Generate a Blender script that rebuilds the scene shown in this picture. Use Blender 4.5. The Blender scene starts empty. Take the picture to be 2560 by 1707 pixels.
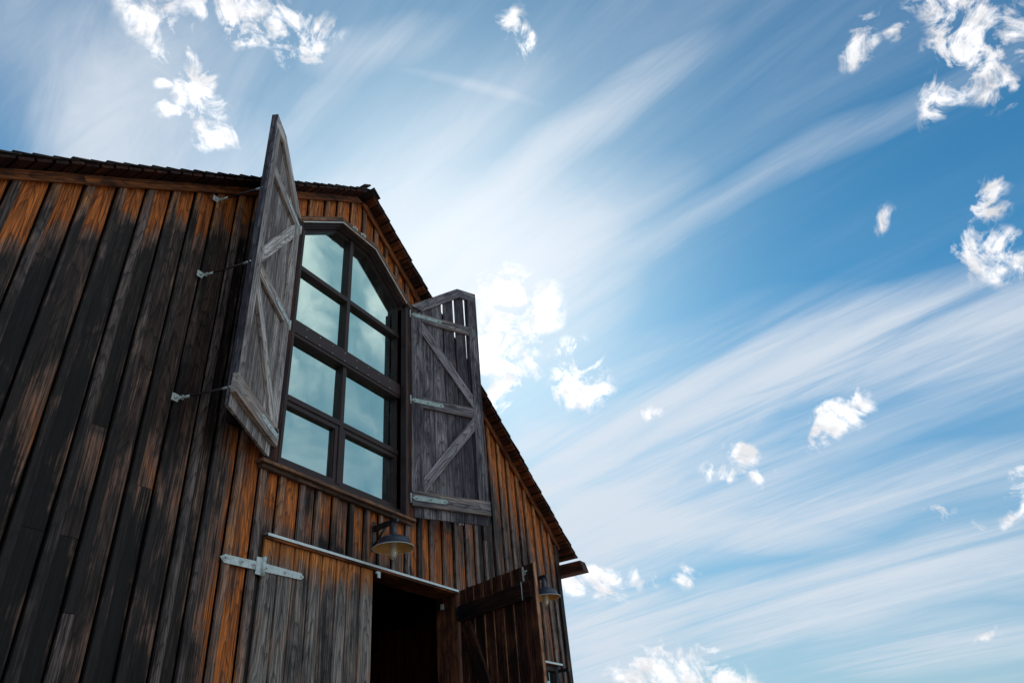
import bpy, math, random
from mathutils import Vector, Matrix, Euler
R = math.radians
rng = random.Random(7)
sc = bpy.context.scene
col = sc.collection

# ---------------------------------------------------------------- camera
cam_d = bpy.data.cameras.new('camera')
cam = bpy.data.objects.new('camera', cam_d)
col.objects.link(cam)
ROT = [[0.5069959512, -0.8577443110, -0.0850282444],
       [0.4393711123, 0.3420448313, -0.8306373210],
       [0.7415579081, 0.3837708043, 0.5502834167]]
ax, ay, az = Vector(ROT[0]), -Vector(ROT[1]), -Vector(ROT[2])
m = Matrix((ax, ay, az)).transposed().to_4x4()
m.translation = (-4.25596228, -4.0, 1.6)
cam.matrix_world = m
cam_d.sensor_width = 36.0
cam_d.lens = 36.0 * 1716.41 / 2560.0
cam_d.clip_start = 0.05
cam_d.clip_end = 6000
sc.camera = cam

# ---------------------------------------------------------------- light
SUN_EL, SUN_AZ = 38.0, 35.0            # azimuth counter-clockwise from +x
SKY_STRENGTH = 0.12
sv = Vector((math.cos(R(SUN_EL))*math.cos(R(SUN_AZ)), math.cos(R(SUN_EL))*math.sin(R(SUN_AZ)), math.sin(R(SUN_EL))))
sun_d = bpy.data.lights.new('sun', 'SUN')
sun_d.energy = 3.5
sun_d.angle = R(0.5)
sun_d.color = (1.0, 0.95, 0.88)
sun = bpy.data.objects.new('sun', sun_d)
col.objects.link(sun)
sun.rotation_euler = (-sv).to_track_quat('-Z', 'Y').to_euler()
sun.location = (20, 15, 30)

sc.view_settings.view_transform = 'Standard'
sc.view_settings.look = 'None'
sc.view_settings.exposure = 0.0
sc.view_settings.gamma = 1.0
sc.view_settings.use_curve_mapping = False
sc.render.engine = 'CYCLES'
sc.cycles.max_bounces = 6
sc.cycles.diffuse_bounces = 3
sc.cycles.glossy_bounces = 3

# cloud patches of the sky dome: azimuth, elevation, half width, half height, tilt (degrees), weight
PUFFS = [[68.34,54.02,1.26,1.31,172.03,0.5],[66.57,52.58,0.75,1.31,163.31,0.5],[56.91,56.7,3.8,1.41,167.91,1.0],[51.74,55.94,1.57,1.6,-148.04,0.9],[62.62,55.25,1.14,0.99,155.46,0.6],[49.75,56.98,0.58,0.38,-152.7,0.4],[62.45,50.31,1.05,1.7,179.05,1.0],[60.24,48.63,1.4,1.6,135.65,1.0],[58.19,47.9,1.01,0.71,-165.37,0.9],[63.35,48.06,1.0,0.39,157.67,0.6],[63.17,51.85,0.36,0.96,166.65,0.6],[59.85,46.78,0.93,0.42,141.08,0.5],[65.12,49.41,0.54,0.32,126.74,0.4],[22.54,57.83,0.7,1.31,156.91,0.6],[21.26,56.95,0.4,0.67,-178.7,0.6],[27.58,35.56,2.54,2.72,-174.29,1.0],[24.8,35.5,1.5,1.9,-152.46,0.55],[28.67,31.82,2.25,2.72,175.16,1.0],[29.12,29.49,1.27,1.44,-175.03,0.7],[21.1,29.84,2.08,2.23,-171.01,1.2],[-21.22,44.28,2.12,1.22,-116.25,0.9],[-21.0,41.93,2.3,1.78,-108.09,1.0],[-20.13,39.14,2.14,1.5,-138.77,0.8],[-17.08,39.88,1.19,1.17,-164.58,0.8],[-22.98,39.95,0.91,2.89,-135.58,0.7],[-14.45,46.4,0.81,1.45,-122.08,0.7],[-17.1,45.56,0.49,0.41,-160.83,0.45],[-13.16,45.87,0.57,0.36,-163.99,0.5],[-15.33,32.29,0.81,1.19,-129.74,0.75],[-13.54,30.14,0.81,1.25,-116.33,0.6],[-14.18,28.78,1.44,1.51,-116.06,0.7],[-14.68,27.52,0.7,0.87,-150.15,0.7],[-12.26,30.44,0.64,0.54,174.08,0.4],[-8.41,34.18,0.4,0.74,-140.4,0.4],[0.75,22.18,1.69,0.99,165.44,1.0],[2.39,21.44,0.83,1.25,-142.05,0.55],[-0.4,22.53,0.72,0.81,-162.15,0.9],[9.2,21.01,0.86,0.85,172.42,0.75],[8.83,19.29,0.69,0.4,-125.06,0.6],[10.65,19.76,0.39,0.4,-168.24,0.5],[5.85,18.65,0.84,0.4,-145.15,0.5],[11.71,20.48,0.59,0.47,-168.46,0.35],[-8.61,14.47,0.5,1.58,-137.78,0.8],[-2.93,13.87,0.71,0.45,173.14,0.5],[-5.41,12.85,0.32,0.29,-165.19,0.45],[22.73,13.56,2.18,0.9,-165.73,0.8],[18.67,13.39,0.65,0.59,-152.7,0.5],[15.53,13.06,0.91,0.47,-171.65,0.5],[15.38,26.1,0.69,0.42,-168.74,0.45],[18.3,6.6,2.97,1.38,-173.62,1.1],[14.89,7.51,1.08,0.47,-172.9,0.7],[18.76,8.27,0.64,0.65,-173.36,0.7],[-2.26,6.34,0.58,0.35,169.84,0.5],[16.63,4.84,3.95,1.67,-173.8,1.0]]
CIRRUS = [[25.32,45.95,11.56,1.47,150.83,0.8],[12.04,48.51,7.17,2.05,157.2,0.05],[1.55,41.12,14.94,0.88,175.21,0.38],[27.88,38.68,6.87,5.41,-174.5,0.9],[1.6,26.76,19.19,2.14,177.1,0.75],[-9.11,24.37,8.44,2.42,-170.3,0.35],[14.84,27.45,11.52,3.16,171.55,0.45],[12.75,20.68,17.55,2.33,174.14,0.6],[7.68,16.33,15.0,1.58,-177.44,0.6],[18.77,18.56,11.22,1.02,-163.59,0.55],[23.02,19.8,5.6,4.44,-172.82,0.7],[11.88,11.01,15.05,1.44,-179.03,0.6],[0.19,9.6,9.36,1.53,-177.32,0.45],[8.04,8.04,8.26,0.79,179.8,0.55],[-0.32,5.38,6.3,1.04,-177.34,0.45],[23.13,9.97,4.29,4.27,-173.87,0.7],[42.2,56.98,3.6,1.19,159.13,0.45],[49.27,52.08,5.95,0.67,128.91,0.5],[69.04,45.92,3.2,4.6,176.7,0.55],[74.86,45.58,3.2,5.86,127.73,0.6],[70.0,52.5,6.0,4.0,170,0.35],[60.0,44.0,6.0,4.0,170,0.5],[29.44,53.91,4.06,0.32,-164.86,0.35],[39.42,41.8,7.71,3.52,177.75,0.6],[35.37,49.76,7.62,2.0,150.77,0.35],[20.42,40.78,7.08,3.22,160.37,0.4]]

class NT:
    """small helper to write node trees"""
    def __init__(s, tree):
        s.t = tree
        tree.nodes.clear()
    def n(s, kind, **kw):
        o = s.t.nodes.new(kind)
        for k, v in kw.items(): setattr(o, k, v)
        return o
    def put(s, sock, v):
        if isinstance(v, bpy.types.NodeSocket): s.t.links.new(v, sock)
        else: sock.default_value = v
    def math(s, op, a, b=0.0, c=0.0, clamp=False):
        o = s.n('ShaderNodeMath', operation=op, use_clamp=clamp)
        s.put(o.inputs[0], a); s.put(o.inputs[1], b)
        if op in ('MULTIPLY_ADD', 'SMOOTH_MIN', 'SMOOTH_MAX', 'COMPARE'): s.put(o.inputs[2], c)
        return o.outputs[0]
    def vm(s, op, a, b=(0, 0, 0), c=None):
        o = s.n('ShaderNodeVectorMath', operation=op)
        s.put(o.inputs[0], a)
        if op == 'SCALE': s.put(o.inputs[3], b)
        elif op != 'LENGTH': s.put(o.inputs[1], b)
        if c is not None: s.put(o.inputs[2], c)
        return o.outputs['Value' if op in ('LENGTH', 'DOT_PRODUCT') else 'Vector']
    def ramp(s, v, lo, hi, a=0.0, b=1.0, smooth=True):
        o = s.n('ShaderNodeMapRange', interpolation_type='SMOOTHSTEP' if smooth else 'LINEAR')
        o.clamp = True
        s.put(o.inputs[0], v); s.put(o.inputs[1], lo); s.put(o.inputs[2], hi); s.put(o.inputs[3], a); s.put(o.inputs[4], b)
        return o.outputs[0]
    def mix(s, f, a, b, mode='MIX'):
        o = s.n('ShaderNodeMix', data_type='RGBA', blend_type=mode)
        s.put(o.inputs[0], f); s.put(o.inputs[6], a if isinstance(a, bpy.types.NodeSocket) else tuple(a)+(1,)*(4-len(a)))
        s.put(o.inputs[7], b if isinstance(b, bpy.types.NodeSocket) else tuple(b)+(1,)*(4-len(b)))
        return o.outputs[2]
    def noise(s, vec, scale, detail=4, rough=0.5, dist=0.0, w=None, out='Fac'):
        o = s.n('ShaderNodeTexNoise')
        if w is not None:
            o.noise_dimensions = '4D'; s.put(o.inputs['W'], w)
        s.put(o.inputs['Vector'], vec); o.inputs['Scale'].default_value = scale
        o.inputs['Detail'].default_value = detail; o.inputs['Roughness'].default_value = rough
        o.inputs['Distortion'].default_value = dist
        return o.outputs[out]

# ---------------------------------------------------------------- sky
world = bpy.data.worlds.new('World')
sc.world = world
world.use_nodes = True
T = NT(world.node_tree)
tc = T.n('ShaderNodeTexCoord').outputs['Generated']
sky = T.n('ShaderNodeTexSky', sky_type='NISHITA', sun_disc=False)
sky.sun_elevation = R(SUN_EL)
sky.sun_rotation = R(90 - SUN_AZ)
sky.altitude = 300; sky.air_density = 1.0; sky.dust_density = 0.6; sky.ozone_density = 1.6
hs = T.n('ShaderNodeHueSaturation')
T.put(hs.inputs['Color'], sky.outputs[0]); hs.inputs['Saturation'].default_value = 1.12
sep = T.n('ShaderNodeSeparateXYZ'); T.put(sep.inputs[0], tc)
skyc = T.mix(1.0, hs.outputs[0], (0.37, 0.97, 1.06), 'MULTIPLY')
skyc = T.vm('SCALE', skyc, T.ramp(sep.outputs[2], 0.0, 0.55, 0.62, 0.88))
skyc = T.mix(T.ramp(sep.outputs[2], 0.0, 0.5, 0.75, 0.0), skyc, (3.6, 4.6, 5.9))

def blob(vec, a, e, ra, rb, t, w, depth=0.35, gain=1.0):
    a, e, t = R(a), R(e), R(t)
    c = Vector((math.cos(e)*math.cos(a), math.cos(e)*math.sin(a), math.sin(e)))
    e1 = Vector((-math.sin(a), math.cos(a), 0)); e2 = c.cross(e1)
    A = e1*math.cos(t) + e2*math.sin(t); B = c.cross(A)
    rot = Matrix((A, B, A.cross(B))).transposed().to_euler()
    mp = T.n('ShaderNodeMapping', vector_type='TEXTURE')
    T.put(mp.inputs[0], vec)
    mp.inputs[1].default_value = c; mp.inputs[2].default_value = rot
    mp.inputs[3].default_value = (R(ra)*gain, R(rb)*gain, depth)
    l = T.vm('LENGTH', mp.outputs[0])
    return T.math('MULTIPLY_ADD', l, -w, w)

# high thin cloud: streaks in a flat layer that run away from the viewer
zc = T.math('MAXIMUM', T.math('ADD', sep.outputs[2], 0.12), 0.02)
flat = T.n('ShaderNodeCombineXYZ')
T.put(flat.inputs[0], T.math('DIVIDE', sep.outputs[0], zc)); T.put(flat.inputs[1], T.math('DIVIDE', sep.outputs[1], zc))
mp = T.n('ShaderNodeMapping'); T.put(mp.inputs[0], flat.outputs[0])
mp.inputs[2].default_value = (0, 0, R(-77.6))
mp2 = T.n('ShaderNodeMapping'); T.put(mp2.inputs[0], mp.outputs[0]); mp2.inputs[3].default_value = (0.20, 1.8, 1)
streak = T.noise(mp2.outputs[0], 2.2, 5, 0.58, 0.9)
mp3 = T.n('ShaderNodeMapping'); T.put(mp3.inputs[0], mp.outputs[0]); mp3.inputs[3].default_value = (0.5, 1.0, 1)
soft = T.noise(mp3.outputs[0], 1.3, 2, 0.5, 0.3)
mp4 = T.n('ShaderNodeMapping'); T.put(mp4.inputs[0], mp.outputs[0]); mp4.inputs[2].default_value = (0, 0, R(7)); mp4.inputs[3].default_value = (0.75, 4.2, 1)
fine = T.noise(mp4.outputs[0], 2.6, 7, 0.68, 1.4)
fineK = T.ramp(fine, 0.30, 0.72, 0.55, 1.45, False)
base = T.math('MULTIPLY', T.ramp(T.math('MULTIPLY', streak, soft), 0.17, 0.42, 0.0, 0.15), fineK)
dots = T.vm('DOT_PRODUCT', tc, tuple(sv))
dpos = T.math('MAXIMUM', dots, 0.0)
glow = T.math('POWER', dpos, 42.0)
glow2 = T.math('POWER', dpos, 7.0)
glowM = T.math('POWER', dpos, 24.0)
cirL = T.math('ADD', T.math('MULTIPLY_ADD', glow, 1.6, 6.2), T.math('MULTIPLY', glow2, 0.3))
circol = T.vm('SCALE', (0.90, 1.0, 1.12), cirL)
def veil(cir):
    a = T.math('MINIMUM', T.math('SUBTRACT', 1.0, T.math('POWER', 2.718, T.math('MULTIPLY', cir, -1.35))), 0.95)
    c = T.mix(a, T.mix(T.math('MULTIPLY', glowM, 0.75), skyc, (5.6, 6.4, 7.5)), circol)
    return T.mix(T.math('MULTIPLY', glow, 0.45), c, (7.8, 8.1, 8.5))
# the whole dome: blue sky, thin streaks, and broken cloud over the side the barn faces
bn = T.noise(tc, 3.4, 5, 0.60, 0.5)
behind = T.ramp(sep.outputs[1], -0.48, -0.36, 1.0, 0.0)
high = T.ramp(sep.outputs[2], 0.25, 0.62, 0.55, 1.0)
alb = T.math('MULTIPLY', T.math('MULTIPLY', T.ramp(bn, 0.10, 0.46), high), behind)
shade = T.math('MULTIPLY', T.ramp(T.noise(tc, 7.0, 5, 0.6, 0.6), 0.38, 0.60, 0.0, 1.0), T.ramp(sep.outputs[2], 0.36, 0.62, 0.35, 1.0))
alb = T.math('MULTIPLY', alb, 0.92)
bcol = T.mix(shade, (3.0, 4.7, 5.5), (10.4, 10.6, 10.3))
dome = T.mix(alb, veil(base), bcol)
bg1 = T.n('ShaderNodeBackground'); T.put(bg1.inputs[0], dome); bg1.inputs[1].default_value = SKY_STRENGTH
# the part of the dome with the larger veils and the small cumulus
def after(prev, vec):      # makes the patches evaluate one after the other (keeps the shader's memory small)
    return vec if prev is None else T.vm('MULTIPLY_ADD', prev, (1e-7, 1e-7, 1e-7), vec)
wv = T.noise(tc, 3.0, 2, 0.5, 0, out='Color')
warp = T.vm('ADD', tc, T.vm('SCALE', T.vm('SUBTRACT', wv, (0.5, 0.5, 0.5)), 0.10))
cir = None
for c in CIRRUS:
    c = list(c); c[5] *= 1.45 if c[1] < 29 else 1.0
    v = T.math('MAXIMUM', blob(after(cir, warp), *c, depth=0.5, gain=1.75), 0.0)
    cir = v if cir is None else T.math('ADD', cir, v)
cir = T.math('ADD', T.math('MULTIPLY', T.math('MULTIPLY', cir, T.ramp(streak, 0.30, 0.66, 0.35, 1.7)), fineK), base)
c1 = veil(cir)
wn = T.noise(tc, 11.0, 4, 0.62, 0, out='Color')
warp2 = T.vm('ADD', tc, T.vm('SCALE', T.vm('SUBTRACT', wn, (0.5, 0.5, 0.5)), 0.065))
cum = None
for p in PUFFS:
    v = blob(after(cum if cum is not None else c1, warp2), *p, depth=0.3, gain=1.38)
    cum = v if cum is None else T.math('MAXIMUM', cum, v)
cn = T.noise(tc, 20.0, 8, 0.62, 1.0)
rl1 = T.noise(tc, 22.0, 5, 0.6, 0.4)
rl2 = T.noise(T.vm('ADD', tc, tuple(sv*0.014+Vector((0, 0, 0.008)))), 22.0, 5, 0.6, 0.4)
relief = T.math('MULTIPLY_ADD', T.math('SUBTRACT', rl1, rl2), 1.3, 1.0)
relief = T.math('MINIMUM', T.math('MAXIMUM', relief, 0.80), 1.12)
wsp = T.noise(tc, 60.0, 4, 0.6, 1.5)
dens = T.math('ADD', T.math('MINIMUM', T.math('MULTIPLY', cum, 0.85), 0.34), T.math('ADD', T.math('MULTIPLY_ADD', cn, 4.6, -2.26), T.math('MULTIPLY_ADD', wsp, 0.8, -0.40)))
dens = T.math('MULTIPLY', dens, T.ramp(cum, -0.22, 0.24))
al = T.math('MULTIPLY', T.ramp(dens, 0.0, 0.62, 0.0, 1.0, False), 0.97)
ccol = T.vm('SCALE', (8.3, 8.35, 8.6), T.math('MULTIPLY_ADD', glow2, 0.30, 0.90))
ccol = T.vm('SCALE', ccol, relief)
c2 = T.mix(alb, T.mix(al, c1, ccol), bcol)
bg2 = T.n('ShaderNodeBackground'); T.put(bg2.inputs[0], c2); bg2.inputs[1].default_value = SKY_STRENGTH
cen = Vector((math.cos(R(30))*math.cos(R(25)), math.cos(R(30))*math.sin(R(25)), math.sin(R(30))))
part_ = T.math('GREATER_THAN', T.vm('DOT_PRODUCT', tc, tuple(cen)), 0.56)
mx = T.n('ShaderNodeMixShader'); T.put(mx.inputs[0], part_); T.put(mx.inputs[1], bg1.outputs[0]); T.put(mx.inputs[2], bg2.outputs[0])
wo = T.n('ShaderNodeOutputWorld'); T.put(wo.inputs[0], mx.outputs[0])
world.cycles.sampling_method = 'MANUAL'
world.cycles.sample_map_resolution = 512

# ---------------------------------------------------------------- materials
def newmat(name):
    mt = bpy.data.materials.new(name); mt.use_nodes = True
    t = NT(mt.node_tree)
    o = t.n('ShaderNodeOutputMaterial'); b = t.n('ShaderNodeBsdfPrincipled')
    t.put(o.inputs[0], b.outputs[0])
    return mt, t, b
def attr(t, name, out='Fac'):
    a = t.n('ShaderNodeAttribute'); a.attribute_name = name
    return a.outputs[out]

def wood(name, dark, mid, fresh_a, fresh_b, knots=0.5, gloss=0.6, pale=(0.22, 0.19, 0.19), bump=0.5, palemix=0.35, bleached=False, worn=0.3):
    """weathered timber: 'wc' = across, depth, along (m); 'bid' = board number; 'prot' = how sheltered it stands; 'tone' = board tone"""
    mt, t, b = newmat(name)
    wc = attr(t, 'wc', 'Vector'); bid = attr(t, 'bid'); prot = attr(t, 'prot'); tone = attr(t, 'tone')
    s = t.n('ShaderNodeSeparateXYZ'); t.put(s.inputs[0], wc)
    x = s.outputs[0]; z = s.outputs[2]
    w = t.math('MULTIPLY', bid, 13.7)
    def st(sx, sz, scale, det, ro, di=0.0, add=0.0):
        m_ = t.n('ShaderNodeMapping'); t.put(m_.inputs[0], wc); m_.inputs[3].default_value = (sx, sx, sz)
        return t.noise(m_.outputs[0], scale, det, ro, di, w=t.math('ADD', w, add) if add else w)
    low = st(1, 0.25, 5.0, 2, 0.5)
    low2 = st(1, 0.16, 9.0, 3, 0.55, 0.3, 3.0)
    blot = st(1, 0.13, 14.0, 5, 0.6, 0.6, 7.0)
    patch = st(1, 0.55, 4.0, 4, 0.62, 0.8, 17.0)
    fib = st(1, 0.018, 260.0, 3, 0.65, 0.0, 21.0)
    fib2 = st(1, 0.03, 90.0, 4, 0.6, 0.2, 23.0)
    fib3 = st(1, 0.020, 58.0, 5, 0.72, 0.1, 29.0)
    # growth rings: nested arches on the face of a flat-sawn board
    off = t.math('MULTIPLY_ADD', low, 0.16, -0.08)
    xs = t.math('ADD', x, off)
    F = t.math('MULTIPLY_ADD', t.math('MULTIPLY', xs, xs), 520.0, t.math('MULTIPLY', z, 5.0))
    F = t.math('ADD', F, t.math('MULTIPLY', low2, 5.0))
    F = t.math('ADD', F, w)
    fr = t.math('FRACT', F)
    ring = t.ramp(fr, 0.55, 1.0, 0.0, 1.0)
    ring = t.math('MULTIPLY', ring, t.ramp(fr, 0.93, 1.0, 1.0, 0.0))
    # knots
    mk = t.n('ShaderNodeMapping'); t.put(mk.inputs[0], wc); mk.inputs[3].default_value = (6.5, 0.0, 2.6)
    vo = t.n('ShaderNodeTexVoronoi'); vo.voronoi_dimensions = '4D'; t.put(vo.inputs['Vector'], mk.outputs[0]); t.put(vo.inputs['W'], t.math('MULTIPLY', bid, 3.1)); vo.inputs['Scale'].default_value = 1.0
    kn = t.ramp(vo.outputs['Distance'], 0.06, 0.19, 1.0, 0.0)
    kn = t.math('MULTIPLY', kn, knots)
    # weathered colour
    g = t.math('ADD', t.math('MULTIPLY_ADD', blot, 1.5, -0.75), t.math('MULTIPLY_ADD', patch, 1.6, -0.8))
    g = t.math('ADD', t.math('ADD', g, tone), t.math('MULTIPLY_ADD', fib2, 1.2, -0.6))
    gm = t.ramp(g, -0.45, 1.0, 0.0, 1.0)
    grey = t.mix(gm, dark, mid)
    grey = t.mix(t.math('MULTIPLY', t.ramp(t.math('ADD', g, t.math('MULTIPLY_ADD', fib, 1.2, -0.6)), 0.72, 1.5), palemix), grey, pale)
    grey = t.mix(t.math('MULTIPLY', ring, 0.75), grey, t.mix(0.5, dark, (0.004, 0.003, 0.003)))
    # sheltered colour
    o1 = t.ramp(t.math('ADD', t.math('MULTIPLY', blot, 0.8), t.math('MULTIPLY', fib2, 0.5)), 0.35, 0.85)
    fresh = t.mix(o1, fresh_a, fresh_b)
    fresh = t.mix(t.math('MULTIPLY', ring, 0.7), fresh, t.mix(0.5, fresh_a, (0.02, 0.006, 0.002)))
    edge = t.math('MULTIPLY', t.math('MULTIPLY', x, x), 42.0)
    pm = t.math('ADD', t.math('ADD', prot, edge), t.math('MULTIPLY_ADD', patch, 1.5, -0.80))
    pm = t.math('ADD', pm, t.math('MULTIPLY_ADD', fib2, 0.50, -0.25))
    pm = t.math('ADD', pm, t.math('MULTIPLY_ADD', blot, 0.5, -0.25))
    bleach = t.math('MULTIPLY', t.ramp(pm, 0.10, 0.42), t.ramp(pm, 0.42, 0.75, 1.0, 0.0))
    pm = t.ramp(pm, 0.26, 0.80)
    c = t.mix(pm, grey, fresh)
    c = t.mix(t.math('MULTIPLY', bleach, 0.55 if bleached else 0.0), c, t.mix(t.ramp(fib2, 0.3, 0.7), (0.11, 0.050, 0.034), (0.30, 0.165, 0.115)))
    c = t.mix(kn, c, (0.012, 0.007, 0.006))
    # worn arrises and dark weather cracks
    ax_ = t.math('ABSOLUTE', x)
    arr = t.math('MULTIPLY', t.ramp(ax_, 0.058, 0.072), t.ramp(fib3, 0.50, 0.62))
    c = t.mix(t.math('MULTIPLY', arr, worn), c, t.mix(pm, pale, fresh_b))
    crack = t.math('MULTIPLY', t.ramp(fib3, 0.38, 0.43, 1.0, 0.0), 0.8)
    c = t.mix(crack, c, tuple(v*0.35 for v in dark))
    c = t.mix(1.0, c, t.mix(t.ramp(t.math('ADD', t.math('MULTIPLY', fib, 0.5), t.math('MULTIPLY', fib2, 0.5)), 0.32, 0.68), (0.38, 0.38, 0.38), (1.95, 1.95, 1.95)), 'MULTIPLY')
    t.put(b.inputs['Base Color'], c)
    t.put(b.inputs['Roughness'], t.ramp(fib, 0.2, 0.8, gloss, gloss+0.3))
    b.inputs['Specular IOR Level'].default_value = 0.25
    h = t.math('ADD', t.math('MULTIPLY', fib, 0.5), t.math('ADD', t.math('MULTIPLY', fib2, 0.7), t.math('MULTIPLY', ring, -0.5)))
    h = t.math('ADD', h, t.math('MULTIPLY', kn, -0.6))
    bp = t.n('ShaderNodeBump'); t.put(bp.inputs['Height'], h); bp.inputs['Strength'].default_value = bump; bp.inputs['Distance'].default_value = 0.004
    t.put(b.inputs['Normal'], bp.outputs[0])
    return mt

def plain(name, c, rough=0.5, metal=0.0, vary=0.3, scale=14.0, spec=0.5, bump=0.0, spot=None):
    mt, t, b = newmat(name)
    tcc = t.n('ShaderNodeTexCoord').outputs['Object']
    n1 = t.noise(tcc, scale, 6, 0.65, 0.4)
    cc = t.mix(t.ramp(n1, 0.3, 0.7), tuple(v*(1-vary) for v in c), tuple(min(1, v*(1+vary)) for v in c))
    if spot:
        n2 = t.noise(tcc, scale*2.3, 5, 0.7, 0.8)
        cc = t.mix(t.ramp(n2, 0.56, 0.68, 0.0, 0.8), cc, spot)
    t.put(b.inputs['Base Color'], cc)
    t.put(b.inputs['Roughness'], t.ramp(n1, 0.2, 0.8, rough-0.1, min(1, rough+0.15)))
    b.inputs['Metallic'].default_value = metal
    b.inputs['Specular IOR Level'].default_value = spec
    if bump:
        bp = t.n('ShaderNodeBump'); t.put(bp.inputs['Height'], t.noise(tcc, scale*4, 5, 0.7)); bp.inputs['Strength'].default_value = bump; bp.inputs['Distance'].default_value = 0.003
        t.put(b.inputs['Normal'], bp.outputs[0])
    return mt

M = {}
M['wall'] = wood('weathered_siding', (0.011, 0.0075, 0.0070), (0.085, 0.050, 0.041), (0.10, 0.019, 0.004), (0.58, 0.155, 0.028), 0.85, 0.5, pale=(0.30, 0.215, 0.185), bleached=True, palemix=0.5)
M['batten'] = wood('weathered_battens', (0.022, 0.015, 0.014), (0.19, 0.135, 0.122), (0.15, 0.042, 0.014), (0.52, 0.21, 0.075), 0.5, 0.5, pale=(0.34, 0.28, 0.26), bleached=True, palemix=0.6)
M['lit_shutter'] = wood('lit_shutter_timber', (0.13, 0.10, 0.094), (0.64, 0.56, 0.53), (0.14, 0.085, 0.065), (0.46, 0.33, 0.27), 1.0, 0.6, pale=(0.78, 0.73, 0.76), palemix=0.7)  # left shutter: same timber as the right, its brighter light put into the colour
M['grey'] = wood('shaded_shutter_timber', (0.050, 0.040, 0.052), (0.37, 0.32, 0.335), (0.09, 0.06, 0.05), (0.30, 0.225, 0.19), 1.0, 0.6, pale=(0.58, 0.52, 0.60), palemix=0.6)  # right shutter: same timber as the left, its shade put into the colour
M['door'] = wood('weathered_door_boards', (0.036, 0.029, 0.028), (0.35, 0.29, 0.262), (0.17, 0.045, 0.014), (0.60, 0.21, 0.055), 0.9, 0.6, pale=(0.60, 0.53, 0.49), bleached=True, palemix=0.6)
M['brown'] = wood('brown_timber', (0.016, 0.005, 0.004), (0.095, 0.030, 0.018), (0.050, 0.014, 0.008), (0.20, 0.062, 0.026), 0.5, 0.55, palemix=0.1)
M['casing'] = wood('brown_casing_timber', (0.05, 0.026, 0.018), (0.20, 0.11, 0.075), (0.11, 0.042, 0.020), (0.30, 0.135, 0.07), 0.3, 0.55, palemix=0.3)
M['trim'] = wood('brown_trim_timber', (0.05, 0.018, 0.010), (0.17, 0.058, 0.024), (0.13, 0.036, 0.012), (0.34, 0.105, 0.03), 0.3, 0.55, palemix=0.1)
M['soffit'] = wood('roof_board_timber', (0.03, 0.011, 0.008), (0.11, 0.035, 0.018), (0.06, 0.016, 0.008), (0.22, 0.06, 0.02), 0.3, 0.6, palemix=0.1)
M['edge'] = wood('pale_orange_timber', (0.20, 0.08, 0.045), (0.48, 0.23, 0.13), (0.30, 0.11, 0.04), (0.72, 0.30, 0.13), 0.1, 0.6)
M['shingle'] = wood('old_shingle', (0.02, 0.016, 0.015), (0.075, 0.06, 0.055), (0.05, 0.02, 0.012), (0.12, 0.05, 0.03), 0.0, 0.8, palemix=0.2)
M['frame'] = plain('dark_bronze_frame', (0.052, 0.032, 0.032), 0.5, 0.0, 0.25, 9, 0.25)
M['galv'] = plain('galvanised_steel', (0.66, 0.70, 0.68), 0.5, 0.25, 0.18, 30, 0.5, 0.15, spot=(0.30, 0.27, 0.24))
M['zinc'] = plain('dull_zinc_plate', (0.44, 0.52, 0.50), 0.6, 0.2, 0.25, 26, 0.4, 0.2, spot=(0.13, 0.11, 0.10))
M['flash'] = plain('pale_metal_flashing', (0.82, 0.86, 0.86), 0.4, 0.1, 0.12, 18, 0.5, 0.1, spot=(0.60, 0.58, 0.56))
M['rod'] = plain('dull_steel_rod', (0.07, 0.06, 0.06), 0.5, 0.6, 0.3, 30)
M['black'] = plain('black_enamel', (0.012, 0.012, 0.015), 0.42, 0.0, 0.3, 20, 0.5, 0.1)
M['shade'] = plain('charcoal_enamel', (0.030, 0.032, 0.045), 0.36, 0.0, 0.25, 16, 0.6, 0.05)
M['cream'] = plain('yellowed_enamel', (0.78, 0.43, 0.13), 0.4, 0.0, 0.15, 12, 0.5, 0.0, spot=(0.48, 0.28, 0.10))
M['cage'] = plain('cream_wire', (0.72, 0.55, 0.36), 0.5, 0.0, 0.2, 40)
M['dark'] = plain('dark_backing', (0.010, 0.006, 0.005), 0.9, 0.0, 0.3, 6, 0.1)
M['interior'] = plain('interior_boards', (0.012, 0.007, 0.005), 0.9, 0.0, 0.4, 3, 0.1)
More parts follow.
